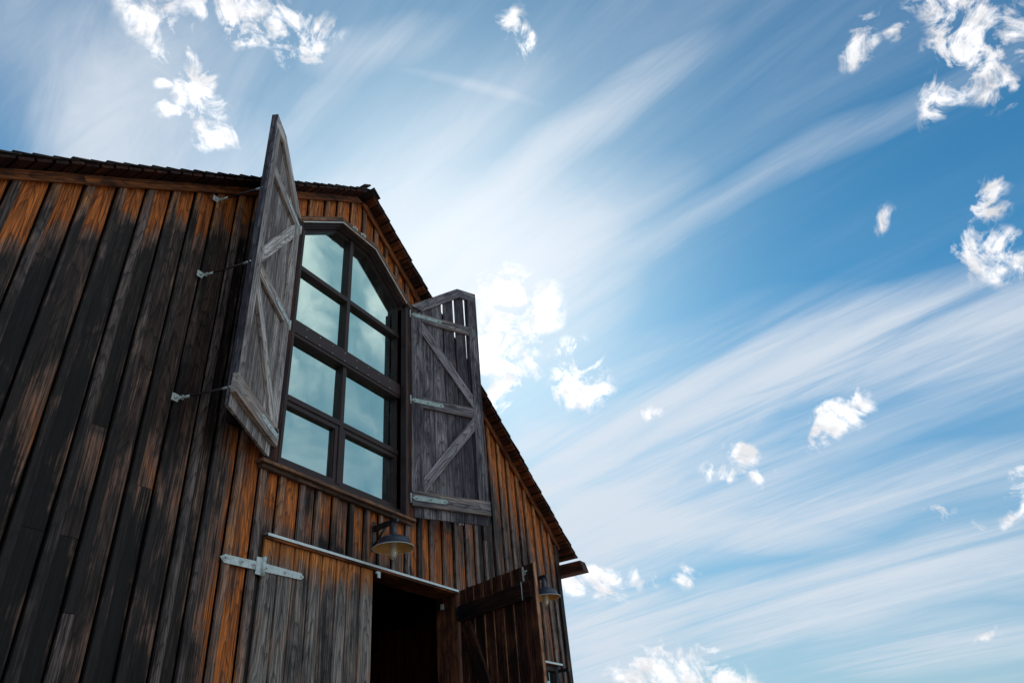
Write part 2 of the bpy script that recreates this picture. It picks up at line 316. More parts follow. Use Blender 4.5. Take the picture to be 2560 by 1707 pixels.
def glass_mat():
    mt, t, b = newmat('reflective_window_glass')
    t.t.nodes.remove(b)
    out = [n for n in t.t.nodes if n.type == 'OUTPUT_MATERIAL'][0]
    g = t.n('ShaderNodeBsdfGlossy'); g.inputs['Color'].default_value = (0.55, 0.72, 0.70, 1); g.inputs['Roughness'].default_value = 0.015
    d = t.n('ShaderNodeBsdfDiffuse'); d.inputs['Color'].default_value = (0.012, 0.016, 0.016, 1)
    tcc = t.n('ShaderNodeTexCoord').outputs['Object']
    bp = t.n('ShaderNodeBump'); t.put(bp.inputs['Height'], t.noise(tcc, 1.6, 2, 0.4)); bp.inputs['Strength'].default_value = 0.05; bp.inputs['Distance'].default_value = 0.05
    t.put(g.inputs['Normal'], bp.outputs[0])
    dm = t.n('ShaderNodeMapping'); t.put(dm.inputs[0], tcc); dm.inputs[3].default_value = (1, 1, 0.3)
    dust = t.noise(dm.outputs[0], 9.0, 6, 0.7, 0.5)
    t.put(g.inputs['Roughness'], t.ramp(dust, 0.35, 0.75, 0.005, 0.07))
    t.put(d.inputs['Color'], t.mix(t.ramp(dust, 0.45, 0.75), (0.012, 0.016, 0.016), (0.20, 0.20, 0.18)))
    lw = t.n('ShaderNodeLayerWeight'); lw.inputs[0].default_value = 0.35
    mx = t.n('ShaderNodeMixShader'); t.put(mx.inputs[0], t.ramp(lw.outputs['Fresnel'], 0.0, 0.6, 0.78, 1.0, False)); t.put(mx.inputs[1], d.outputs[0]); t.put(mx.inputs[2], g.outputs[0])
    t.put(out.inputs[0], mx.outputs[0])
    return mt
M['glass'] = glass_mat()
def jar_mat():
    mt, t, b = newmat('frosted_lamp_glass')
    b.inputs['Base Color'].default_value = (0.80, 0.74, 0.60, 1); b.inputs['Roughness'].default_value = 0.25
    b.inputs['Transmission Weight'].default_value = 0.15
    return mt
M['jar'] = jar_mat()
def ground_mat():
    mt, t, b = newmat('gravel_yard')
    tcc = t.n('ShaderNodeTexCoord').outputs['Object']
    n1 = t.noise(tcc, 0.25, 6, 0.6, 0.3); n2 = t.noise(tcc, 30, 6, 0.7)
    vo = t.n('ShaderNodeTexVoronoi'); t.put(vo.inputs['Vector'], tcc); vo.inputs['Scale'].default_value = 45
    c = t.mix(n1, (0.17, 0.13, 0.095), (0.30, 0.25, 0.19))
    c = t.mix(t.ramp(n2, 0.3, 0.7, 0, 0.5), c, (0.38, 0.34, 0.28))
    c = t.mix(0.35, c, vo.outputs['Color'], 'MULTIPLY')
    t.put(b.inputs['Base Color'], c); b.inputs['Roughness'].default_value = 0.95
    bp = t.n('ShaderNodeBump'); t.put(bp.inputs['Height'], vo.outputs['Distance']); bp.inputs['Strength'].default_value = 0.6; bp.inputs['Distance'].default_value = 0.01
    t.put(b.inputs['Normal'], bp.outputs[0])
    return mt
M['ground'] = ground_mat()

# ---------------------------------------------------------------- mesh builder
BID = [0]
class MB:
    def __init__(s):
        s.v = []; s.f = []; s.wc = []; s.bid = []; s.prot = []; s.tone = []; s.smooth = []
    def add(s, vs, fs, wcs=None, bid=0.0, prot=0.0, tone=0.0, smooth=False):
        b = len(s.v)
        s.v += [tuple(p) for p in vs]
        s.f += [tuple(i+b for i in q) for q in fs]
        s.smooth += [smooth]*len(fs)
        s.wc += [tuple(p) for p in (wcs or vs)]
        n = len(vs)
        s.bid += [bid]*n
        s.prot += prot if isinstance(prot, list) else [prot]*n
        s.tone += tone if isinstance(tone, list) else [tone]*n
    def board(s, O, L, W_, T_, l0, l1, w0, w1, t0, t1, prot=0.2, tone=None, seg=0.15, ch=0.002, wob=0.0015, bid=None, taper=0.0):
        """timber from O along unit L (l0..l1, numbers or functions of the across position), across unit W (w0..w1), depth unit T (t0..t1)"""
        O = Vector(O); L = Vector(L).normalized(); W_ = Vector(W_).normalized(); T_ = Vector(T_).normalized()
        f0 = l0 if callable(l0) else (lambda w, k=l0: k)
        f1 = l1 if callable(l1) else (lambda w, k=l1: k)
        wm = (w0+w1)/2
        if f1(wm) - f0(wm) < 0.004: return
        if bid is None:
            BID[0] += 1; bid = BID[0]
        if tone is None: tone = rng.uniform(-0.35, 0.55)
        c = min(ch, (w1-w0)*0.3, (t1-t0)*0.3)
        ringp = [(w0+c, t0), (w1-c, t0), (w1, t0+c), (w1, t1-c), (w1-c, t1), (w0+c, t1), (w0, t1-c), (w0, t0+c)]
        mid = f1(wm)-f0(wm)
        n = max(1, int(math.ceil(mid/seg)))
        ph = rng.uniform(0, 9); zo = rng.uniform(0, 5)
        vs = []; wcs = []; pr = []; tn = []
        for i in range(n+1):
            k = i/n
            for (w, t_) in ringp:
                a = f0(w) + (f1(w)-f0(w))*k
                ww = w + wob*math.sin(a*2.3+ph)*(1 if 0 < i < n else 0.6)
                if w > wm: ww -= taper*k*k
                p = O + L*a + W_*ww + T_*t_
                vs.append(p); wcs.append((w-wm, t_, a+zo))
                pr.append(prot(p) if callable(prot) else prot)
                tn.append(tone(p) if callable(tone) else tone)
        fs = []
        for i in range(n):
            for j in range(8):
                a = i*8+j; b_ = i*8+(j+1) % 8
                fs.append((a, b_, b_+8, a+8))
        fs.append(tuple(range(7, -1, -1))); fs.append(tuple(n*8+j for j in range(8)))
        if L.cross(W_).dot(T_) < 0: pass
        else: fs = [tuple(reversed(q)) for q in fs]
        s.add(vs, fs, wcs, float(bid), pr, tn)
    def box(s, lo, hi, ch=0.0):
        (x0, y0, z0), (x1, y1, z1) = lo, hi
        vs = [(x, y, z) for x in (x0, x1) for y in (y0, y1) for z in (z0, z1)]
        fs = [(0, 1, 3, 2), (4, 6, 7, 5), (0, 4, 5, 1), (2, 3, 7, 6), (0, 2, 6, 4), (1, 5, 7, 3)]
        BID[0] += 1
        s.add(vs, fs, None, float(BID[0]))
    def prism(s, poly, O, U, V_, N, d0, d1):
        """polygon (u,v) extruded along N from d0 to d1"""
        O = Vector(O); U = Vector(U); V_ = Vector(V_); N = Vector(N)
        k = len(poly)
        vs = [O+U*u+V_*v+N*d0 for u, v in poly] + [O+U*u+V_*v+N*d1 for u, v in poly]
        fs = [tuple(range(k)), tuple(range(2*k-1, k-1, -1))] + [(i, i+k, (i+1) % k+k, (i+1) % k) for i in range(k)]
        area = sum(poly[i][0]*poly[(i+1) % k][1]-poly[(i+1) % k][0]*poly[i][1] for i in range(k))
        sgn = U.cross(V_).dot(N)*area*(d1-d0)
        if sgn > 0: fs = [tuple(reversed(q)) for q in fs]
        BID[0] += 1
        s.add(vs, fs, [(u, 0, v) for u, v in poly]*2, float(BID[0]), 0.0, 0.2)
    def tube(s, pts, r, n=10, cap=True):
        pts = [Vector(p) for p in pts]
        rr = r if isinstance(r, list) else [r]*len(pts)
        vs = []; fs = []
        up = None
        for i, p in enumerate(pts):
            d = (pts[min(i+1, len(pts)-1)]-pts[max(i-1, 0)]).normalized()
            if up is None:
                up = Vector((0, 0, 1)) if abs(d.z) < 0.9 else Vector((1, 0, 0))
            a = d.cross(up).normalized(); b = a.cross(d).normalized(); up = b
            for j in range(n):
                t = 2*math.pi*j/n
                vs.append(p+a*math.cos(t)*rr[i]+b*math.sin(t)*rr[i])
        for i in range(len(pts)-1):
            for j in range(n):
                fs.append((i*n+j, i*n+(j+1) % n, (i+1)*n+(j+1) % n, (i+1)*n+j))
        if cap:
            fs.append(tuple(range(n-1, -1, -1))); fs.append(tuple((len(pts)-1)*n+j for j in range(n)))
        s.add(vs, fs, smooth=True)
    def lathe(s, prof, O=(0, 0, 0), n=48):
        O = Vector(O); vs = []; fs = []
        for r, z in prof:
            for j in range(n):
                t = 2*math.pi*j/n
                vs.append(O+Vector((r*math.cos(t), r*math.sin(t), z)))
        for i in range(len(prof)-1):
            for j in range(n):
                fs.append((i*n+j, i*n+(j+1) % n, (i+1)*n+(j+1) % n, (i+1)*n+j))
        s.add(vs, fs, smooth=True)
    def build(s, name, mat, parent=None, label=None):
        me = bpy.data.meshes.new(name)
        me.from_pydata(s.v, [], s.f)
        me.polygons.foreach_set('use_smooth', s.smooth)
        a = me.attributes.new('wc', 'FLOAT_VECTOR', 'POINT'); a.data.foreach_set('vector', [c for p in s.wc for c in p])
        for nm, dat in (('bid', s.bid), ('prot', s.prot), ('tone', s.tone)):
            a = me.attributes.new(nm, 'FLOAT', 'POINT'); a.data.foreach_set('value', dat)
        me.materials.append(M[mat]); me.update()
        o = bpy.data.objects.new(name, me); col.objects.link(o)
        if parent: o.parent = parent
        if label: o['label'] = label
        return o
X, Y, Z = Vector((1, 0, 0)), Vector((0, 1, 0)), Vector((0, 0, 1))
NX, NY, NZ = -X, -Y, -Z

# ---------------------------------------------------------------- ground
g = MB()
ng = 64
vs = [(0, 0, 0)] + [(2500*math.cos(2*math.pi*i/ng), 2500*math.sin(2*math.pi*i/ng), 0) for i in range(ng)]
g.add(vs, [(0, i+1, (i+1) % ng+1) for i in range(ng)])
go = g.build('ground', 'ground'); go['kind'] = 'structure'

# ---------------------------------------------------------------- barn
barn = bpy.data.objects.new('barn', None); col.objects.link(barn)
barn['label'] = 'old brown board-and-batten barn with open shutters beside its tall gable window'
barn['category'] = 'barn'
HX = 4.09            # half width
S = 0.754            # roof slope
ZT = 7.385           # lower edge of the rake trim at the ridge
ZU = 7.478           # underside of the roof boards at the ridge
DEP = 9.0
cs, sn = 1/math.sqrt(1+S*S), S/math.sqrt(1+S*S)

def cl(v): return max(0.0, min(1.0, v))
brd_j = {}
def wall_prot(p):
    x, z = p.x, p.z
    key = round(x*5)
    if key not in brd_j: brd_j[key] = rng.uniform(-0.14, 0.14)
    j = brd_j[key]
    d = ZT - S*abs(x) - z
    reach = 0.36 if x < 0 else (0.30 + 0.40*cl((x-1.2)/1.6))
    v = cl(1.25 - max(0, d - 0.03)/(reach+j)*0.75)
    if abs(x) < 1.05 and z > 5.8: v = max(v, 0.95)
    if -1.0 < x < 1.0 and 3.36 < z < 3.9:
        v = max(v, 0.72 - 0.55*cl((3.53-z)/0.17) + j)
    if 1.0 <= x < 2.3 and 3.3 < z < 4.05: v = max(v, (0.66+j) * cl((4.25-z)/0.2) * cl((2.2-x)/0.5))
    if -1.40 < x < -0.84 and z < 4.15: v = max(v, 0.40 + j*2.0)
    if -2.9 < x <= -1.40 and z < 4.2: v = max(v, (0.36+j) * math.exp(-((z-3.45)/0.30)**2) + 0.05)
    if x > 3.3: v = max(v, 0.38 + j)
    return max(v, 0.0 if x < -1.4 else 0.10) - (0.10 if x < -1.4 and d > 0.5 else 0.0)
def batten_prot(p):
    kk = math.sin(round(p.x*5)*12.9)*0.5+0.5
    return max(0.02, wall_prot(p) - 0.06 - 0.42*kk)
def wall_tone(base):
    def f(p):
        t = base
        if p.x < -1.5: t -= 0.62*cl((4.6-p.z)/1.8)  # vignette darkening at the lower left, put into the board tone
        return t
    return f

# regions of the front wall that carry no siding
def head(x): return min(6.93, 6.93 - S*(abs(x-0.0)-0.29))      # outer edge of the window head
WX0, WX1 = -0.93, 0.955
seams = [-4.06, -3.90, -3.70, -3.50, -3.30, -3.10, -2.896, -2.705, -2.499, -2.302, -2.112, -1.919, -1.735, -1.53, -1.36, -1.15, -0.93,
         -0.735, -0.516, -0.338, -0.138, 0.065, 0.263, 0.452, 0.643, 0.839, 1.037, 1.227, 1.448, 1.646, 1.866, 2.058, 2.246,
         2.471, 2.694, 2.899, 3.114, 3.285, 3.50, 3.704, 3.87, 4.03]
joints = {-2.896: [(4.66, 1)], -2.302: [(3.713, 1), (3.02, 1)], -2.112: [(4.223, 1), (2.62, 0)], -1.919: [(3.426, 1)], -2.499: [(3.02, 1)],
          -1.53: [(5.248, 1)], 2.899: [(4.485, 1)], 2.694: [(3.917, 1)], 1.448: [(3.922, 1)], -0.93: [(3.62, 1)], 0.263: [], 2.246: [(4.0, 0)], 3.285: [(3.3, 1)], 3.704: [(3.55, 1)]}
def pieces(x0, x1):
    """vertical runs (z0, z1) of siding for the strip x0..x1"""
    xm = (x0+x1)/2
    top = lambda w: ZT + 0.06 - S*abs(w)
    runs = []
    if WX0 < xm < WX1:
        if xm < -0.82: runs.append((0.12, 3.86))
        else: runs.append((3.36, 3.86))
        runs.append((lambda w: max(head(w)-0.03, 3.9), top))
    elif -0.82 < xm < 1.66: runs.append((3.36, top))
    elif 3.37 < xm < 3.78: runs += [(0.12, 1.75), (2.865, top)]
    else: runs.append((0.12, top))
    return runs
def strip(mb, x0, x1, t0, t1, js, ch=0.0025):
    cuts = [x0] + [c for c in (-0.93, -0.82, 0.955, 1.66, 3.37, 3.78) if x0+0.012 < c < x1-0.012] + [x1]
    for a, b in zip(cuts, cuts[1:]):
        for z0, z1 in pieces(a, b):
            f0 = z0 if callable(z0) else (lambda w, k=z0: k)
            f1 = z1 if callable(z1) else (lambda w, k=z1: k)
            zs = [f0]
            for zj in sorted(js):
                if f0((a+b)/2)+0.15 < zj < f1((a+b)/2)-0.15: zs.append(lambda w, k=zj: k)
            zs.append(f1)
            for i in range(len(zs)-1):
                lo = zs[i] if i == 0 else (lambda w, f=zs[i]: f(w)+0.003)
                tn = rng.uniform(-0.45, 0.75) + (0.12 if t0 < -0.02 else 0.0)
                po = rng.uniform(-0.18, 0.13)
                pf = batten_prot if t0 < -0.03 else wall_prot
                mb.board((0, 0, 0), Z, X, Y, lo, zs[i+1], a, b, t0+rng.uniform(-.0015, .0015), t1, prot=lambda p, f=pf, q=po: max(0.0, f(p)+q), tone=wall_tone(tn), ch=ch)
w = MB(); bt = MB()
for i in range(len(seams)-1):
    a, b = seams[i], seams[i+1]
    js = [z for z, k in joints.get(a, []) if k]
    jb = [z for z, k in joints.get(a, []) if not k]
    if not js and rng.random() < 0.35: js = [rng.uniform(2.0, 5.0)]
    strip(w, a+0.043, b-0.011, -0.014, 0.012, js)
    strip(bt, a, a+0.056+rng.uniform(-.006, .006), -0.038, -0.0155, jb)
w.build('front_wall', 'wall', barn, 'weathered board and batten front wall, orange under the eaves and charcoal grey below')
bt.build('battens', 'batten', barn)
# backing of the front wall (inner skin), with its openings
bk = MB()
def quad_wall(mb, x0, x1, f0, f1, y0, y1, n=1):
    for i in range(n):
        a = x0+(x1-x0)*i/n; b = x0+(x1-x0)*(i+1)/n
        mb.prism([(a, f0(a)), (b, f0(b)), (b, f1(b)), (a, f1(a))], (0, 0, 0), X, Z, Y, y0, y1)
top = lambda x: ZU - S*abs(x) - 0.01
k = lambda v: (lambda x: v)
for (a, b, f0, f1) in [(-HX, -0.93, k(0), top), (-0.93, -0.82, k(0), k(3.86)), (-0.82, 0.955, k(3.345), k(3.86)), (0.955, 1.64, k(3.345), top),
                       (1.64, 3.38, k(0), top), (3.38, 3.77, k(0), k(1.76)), (3.38, 3.77, k(2.86), top), (3.77, HX, k(0), top),
                       (-0.93, 0.0, lambda x: head(x)-0.02, top), (0.0, 0.955, lambda x: head(x)-0.02, top)]:
    if a < 0 and f1 is top and a == -0.93 and False: pass
    quad_wall(bk, a, b, f0, f1, 0.016, 0.06, 6 if (f0 not in (k,) and callable(f0) and abs(a) < 1 and f1 is top) else 1)
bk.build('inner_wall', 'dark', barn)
# sides, back
for sx in (-1, 1):
    sw = MB(); y = 0.0
    while y < DEP:
        O = (sx*HX, 0, 0)
        sw.board(O, Z, Y, X*sx, 0.1, ZU-S*HX-0.02, y+0.045, y+0.189, -0.012, 0.014, prot=0.25, seg=0.8)
        sw.board(O, Z, Y, X*sx, 0.1, ZU-S*HX-0.02, y, y+0.056, 0.0155, 0.038, prot=0.25, seg=0.8)
        y += 0.2
    xa, xb = sorted((sx*(HX-0.02), sx*(HX-0.06)))
    sw.box((xa, 0.061, 0), (xb, DEP, ZU-S*HX-0.03))
    sw.build('side_wall', 'wall', barn)
bw = MB()
bw.prism([(-HX, 0), (HX, 0), (HX, top(HX)), (0, top(0)), (-HX, top(HX))], (0, 0, 0), X, Z, Y, DEP+0.01, DEP+0.05)
bw.build('back_wall', 'wall', barn)
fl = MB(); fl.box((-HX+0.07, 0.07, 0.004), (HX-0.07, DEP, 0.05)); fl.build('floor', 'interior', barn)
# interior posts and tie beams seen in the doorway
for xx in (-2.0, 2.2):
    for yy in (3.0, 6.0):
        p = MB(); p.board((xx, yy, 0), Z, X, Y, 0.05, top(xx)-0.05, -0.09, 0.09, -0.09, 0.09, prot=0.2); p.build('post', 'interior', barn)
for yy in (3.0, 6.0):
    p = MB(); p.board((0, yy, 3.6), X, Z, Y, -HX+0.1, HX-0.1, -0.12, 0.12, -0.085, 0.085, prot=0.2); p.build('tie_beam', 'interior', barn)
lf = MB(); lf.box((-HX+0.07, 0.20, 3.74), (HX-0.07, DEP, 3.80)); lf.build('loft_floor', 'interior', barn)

# corner boards
for sx in (-1, 1):
    cb = MB()
    cb.board((sx*HX, 0, 0), Z, X*sx, NY, 0.1, lambda q: ZT+0.04-S*HX, -0.085, 0.005, 0.016, 0.044, prot=0.12, tone=-0.1)
    cb.build('corner_board', 'wall', barn)
# rake trim under the soffit
for sx in (-1, 1):
    t = MB()
    L = Vector((sx*cs, 0, -sn)); Wd = Vector((sx*sn, 0, cs))
    wd = (ZU-ZT)*cs
    brk = [0.0, 1.55, 3.4, (HX+0.02)/cs] if sx < 0 else [0.0, 2.7, (HX+0.02)/cs]
    for a, b in zip(brk, brk[1:]):
        l0 = a+0.002
        if a == 0.0: l0 = lambda q: 0.001 + q*S
        t.board((0, 0, ZT), L, Wd, NY, l0, b, 0, wd-0.002, 0.0385, 0.062, prot=0.62, tone=0.1, ch=0.003)
    t.build('rake_trim', 'trim', barn)
# roof: gapped roof boards seen under the overhang, then shingles
OV = -0.19
for sx in (-1, 1):
    L = Vector((sx*cs, 0, -sn)); N = Vector((sx*sn, 0, cs))
    rf = MB(); q = 0.06
    RL = 4.345/cs
    i = 0
    while q < RL-0.02:
        wdt = 0.092+rng.uniform(-.006, .006)
        q1 = min(q+wdt, RL)
        rf.board((0, 0, ZU), Y, L, N, OV+0.012+rng.uniform(-.008, .008), DEP+0.2, q, q1, rng.uniform(0, .003), 0.022, prot=(0.45 if sx > 0 else 0.12)+rng.uniform(-.25, .35), tone=rng.uniform(-.35, .5)-(0 if sx > 0 else .35), seg=3.0, ch=0.002, wob=0)  # left slope coloured darker: overhang shade painted into its boards
        q = q1+rng.uniform(0.016, 0.030)
    roof = rf.build('roof', 'soffit', barn, 'brown gapped roof boards seen from below along the gable overhang')
    sh = MB(); ex = 0.128
    nk = int(RL/ex)+1
    for kx in range(nk):
        b0 = kx*ex
        y = OV-0.004+rng.uniform(-.006, .006)
        while y < DEP+0.2:
            wy = rng.uniform(0.09, 0.18) if y < 1.5 else rng.uniform(0.25, 0.4)
            y1 = min(y+wy, DEP+0.2)
            th = 0.010+rng.uniform(-.002, .004); e = b0+ex+0.012+rng.uniform(-.007, .007)
            e = min(e, RL+0.035)
            a = max(0.0, b0-0.03)
            h0 = 0.0245; hs_ = 0.013
            yy0, yy1 = y, y1-0.004
            vs = []
            for yv in (yy0, yy1):
                for (ll, hh) in ((a, h0), (e, h0+hs_), (e, h0+hs_+th), (a, h0+0.006)):
                    vs.append(Vector((0, yv, ZU))+L*ll+N*hh)
            BID[0] += 1
            fs = [(0, 1, 2, 3), (7, 6, 5, 4), (0, 4, 5, 1), (1, 5, 6, 2), (2, 6, 7, 3), (3, 7, 4, 0)]
            if sx > 0: fs = [tuple(reversed(f)) for f in fs]
            sh.add(vs, fs, [(v.y-y, 0, v.x) for v in vs], float(BID[0]), 0.15, rng.uniform(-.3, .6))
            y = y1
    sh.build('shingles', 'shingle', roof)
rc = MB(); y = OV-0.022
while y < DEP:
    for sx in (-1, 1):
        L = Vector((sx*cs, 0, -sn)); N = Vector((sx*sn, 0, cs))
        h = 0.052+0.012*((y*10) % 1)
        rc.board((0, 0, ZU), Y, L, N, y, y+0.42, -0.03 if sx > 0 else -0.012, 0.115, h, h+0.018, prot=0.15, seg=1)
    y += 0.34
rc.build('ridge_cap', 'shingle', barn)

# eaves beam that runs along the right side wall and sticks out past the corner
eb = MB()
eb.board((HX+0.045, 0, 0), Y, Z, X, lambda q: -0.325-0.038*(4.10-q)/0.14, 6.0, 3.96, 4.10, 0.0, 0.16, prot=0.35, tone=0.2, ch=0.004)
eb.build('eaves_beam', 'brown', barn, 'timber beam end sticking out below the right eaves')

# ---------------------------------------------------------------- tall window
def head_in(x, o): return min(6.93-o, 6.93-o*1.0 - S*(abs(x)-0.29+o*0.33))
def headpoly(o, zb, xs=0.0):
    """outline of the window offset inwards by o"""
    xl, xr = -0.875+o+xs, 0.90-o
    zt_ = 6.93-o; c = 0.29-o*0.36
    return [(xl, zb), (xr, zb), (xr, zt_-S*(xr-c)), (c, zt_), (-c, zt_), (xl, zt_-S*(-xl-c))]
def frame_ring(mb, oa, ob, y0, y1, zb0, zb1, only=None):
    A = headpoly(oa, zb0); B = headpoly(ob, zb1)
    n = len(A)
    for i in range(n):
        if only and i not in only: continue
        j = (i+1) % n
        mb.prism([A[i], A[j], B[j], B[i]], (0, 0, 0), X, Z, Y, y0, y1)
win = MB()
frame_ring(win, 0.060, 0.100, 0.004, 0.09, 3.90, 3.975)         # outer frame
frame_ring(win, 0.1005, 0.128, 0.050, 0.088, 3.9755, 4.035)
window = win.build('window', 'frame', barn, 'tall dark framed window with an angled top under the gable')
# mullion, transoms, heavy middle beam
mu = MB(); mu.box((-0.047, 0.034, 4.0), (0.000, 0.0845, 6.828)); mu.build('mullion', 'frame', window)
def bar(z0, z1, y0=0.034, nm='transom'):
    b_ = MB()
    b_.box((-0.775, y0, z0), (-0.0475, 0.0843, z1)); b_.box((0.0005, y0, z0), (0.80, 0.0843, z1))
    return b_.build(nm, 'frame', window)
bar(5.98, 6.03); bar(4.56, 4.61)
b_ = MB(); b_.box((-0.7745, 0.018, 5.20), (0.7995, 0.0336, 5.375)); b_.box((-0.774, 0.010, 5.232), (0.799, 0.0178, 5.345))
b_.box((-0.7755, 0.0338, 5.204), (-0.0475, 0.0842, 5.371)); b_.box((0.0005, 0.0338, 5.204), (0.8005, 0.0842, 5.371))
b_.build('transom', 'frame', window)
for zz in (5.246, 5.331):
    x = -0.74
    while x < 0.78:
        st = MB(); st.tube([(x, 0.0098, zz), (x, 0.0062, zz)], 0.005, 8); st.build('screw', 'galv', window)
        x += 0.17
# opening sashes of the bottom row
for x0, x1 in ((-0.772, -0.0480), (0.0010, 0.797)):
    s_ = MB(); z0, z1 = 3.98, 4.558; q = 0.042; y0, y1 = 0.046, 0.083
    s_.box((x0, y0, z0), (x0+q, y1, z1)); s_.box((x1-q, y0, z0), (x1, y1, z1))
    s_.box((x0+q, y0, z0), (x1-q, y1, z0+q+0.012)); s_.box((x0+q, y0, z1-q), (x1-q, y1, z1))
    s_.box((x0+q-.0002, y0+0.012, z0+q+.012), (x0+q+0.012, y1-.001, z1-q)); s_.box((x1-q-.012, y0+0.012, z0+q+.012), (x1-q+.0002, y1-.001, z1-q))
    s_.build('sash', 'frame', window)
# glass
def pane(poly):
    g_ = MB(); g_.prism(poly, (0, 0, 0), X, Z, Y, 0.0846, 0.0906); return g_.build('pane', 'glass', window)
gx = [(-0.776, -0.0202), (-0.02, 0.80)]
for x0, x1 in gx:
    pane([(x0, 3.99), (x1, 3.99), (x1, 4.60), (x0, 4.60)])
    pane([(x0, 4.6002), (x1, 4.6002), (x1, 5.31), (x0, 5.31)])
    pane([(x0, 5.3102), (x1, 5.3102), (x1, 6.02), (x0, 6.02)])
P = headpoly(0.105, 6.0202)
pane([(P[0][0], 6.0202), (-0.0202, 6.0202), (-0.0202, P[3][1]), P[4], P[5]])
pane([(-0.02, 6.0202), (P[1][0], 6.0202), P[2], P[3], (-0.02, P[3][1])])
for a, b in ((0.800, 0.829), (-0.805, -0.776)):
    j_ = MB(); j_.box((a, -0.064, 3.895), (b, 0.0840, 6.365)); j_.build('jamb', 'frame', window)
# dark sheet right behind the glass, standing in for the unlit room
ln = MB(); ln.box((-0.85, 0.13, 3.86), (0.88, 0.14, 6.4)); ln.build('dark_sheet', 'dark', window)
# timber casing: sloping head boards, side boards
cas = MB()
def casing(a, b, wd, y0, y1, **kw):
    a = Vector((a[0], 0, a[1])); b = Vector((b[0], 0, b[1])); L = (b-a); ln_ = L.length; L.normalize()
    Wd = Vector((-L.z, 0, L.x))
    cas.board(a, L, Wd, NY, kw.pop('e0', 0), kw.pop('e1', ln_), -wd, 0, y0, y1, prot=0.5, tone=0.3, ch=0.003, **kw)
c0, zt_ = 0.29, 6.93
xr = 0.955; xl = -0.93
h1 = math.tan(math.atan(S)/2)
lenL = (xr-c0)/cs; lenR = lenL
casing((-c0, zt_), (c0, zt_), 0.055, 0.0155, 0.062, e0=lambda q: -q*h1+0.001, e1=lambda q: 2*c0+q*h1-0.001)
casing((c0, zt_), (xr, zt_-S*(xr-c0)), 0.055, 0.0155, 0.062, e0=lambda q: -q*h1+0.001)
casing((xl, zt_-S*(-xl-c0)), (-c0, zt_), 0.055, 0.0155, 0.062, e1=lambda q: (-c0-xl)/cs+q*h1-0.001)
cas.build('casing', 'casing', window)
for o_, a, b, tn in ((0.90, -0.070, 0.075, -0.1), (-0.90, -0.055, 0.094, -0.1)):
    sc2 = MB()
    sc2.board((o_, 0, 0), Z, X, NY, 3.885, lambda q: zt_-S*(abs(o_+q)-c0)-0.075, a, b, 0.0155, 0.060, prot=0.20, tone=tn)
    sc2.build('side_casing', 'brown', window)
dr = MB()
frame_ring(dr, 0.0565, 0.0645, -0.058, -0.050, 3.95, 3.95, (2, 3, 4))
dr.build('drip_strip', 'flash', window)
rv = MB()
frame_ring(rv, 0.0570, 0.085, -0.020, 0.0035, 3.90, 3.90, (2, 3, 4))
rv.build('reveal', 'frame', window)
sl = MB()
sl.board((0, 0, 3.868), X, Y, Z, -0.975, 0.915, -0.095, 0.05, -0.004, 0.026, prot=0.45, tone=0.3, ch=0.004)
sl.board((0, 0, 3.868), X, Y, Z, -0.955, 0.895, -0.066, -0.016, -0.036, -0.0045, prot=0.3, tone=0.0, ch=0.003)
sl.build('sill', 'casing', window)
# small catches on the head casing
for xx in (-0.10, 0.035):
    c_ = MB(); c_.box((xx-0.035, -0.072, 6.885), (xx+0.035, -0.0625, 6.915)); c_.box((xx-0.022, -0.088, 6.892), (xx+0.002, -0.0723, 6.908)); c_.box((xx+0.014, -0.084, 6.890), (xx+0.028, -0.0723, 6.910))
    c_.build('catch', 'galv', window)

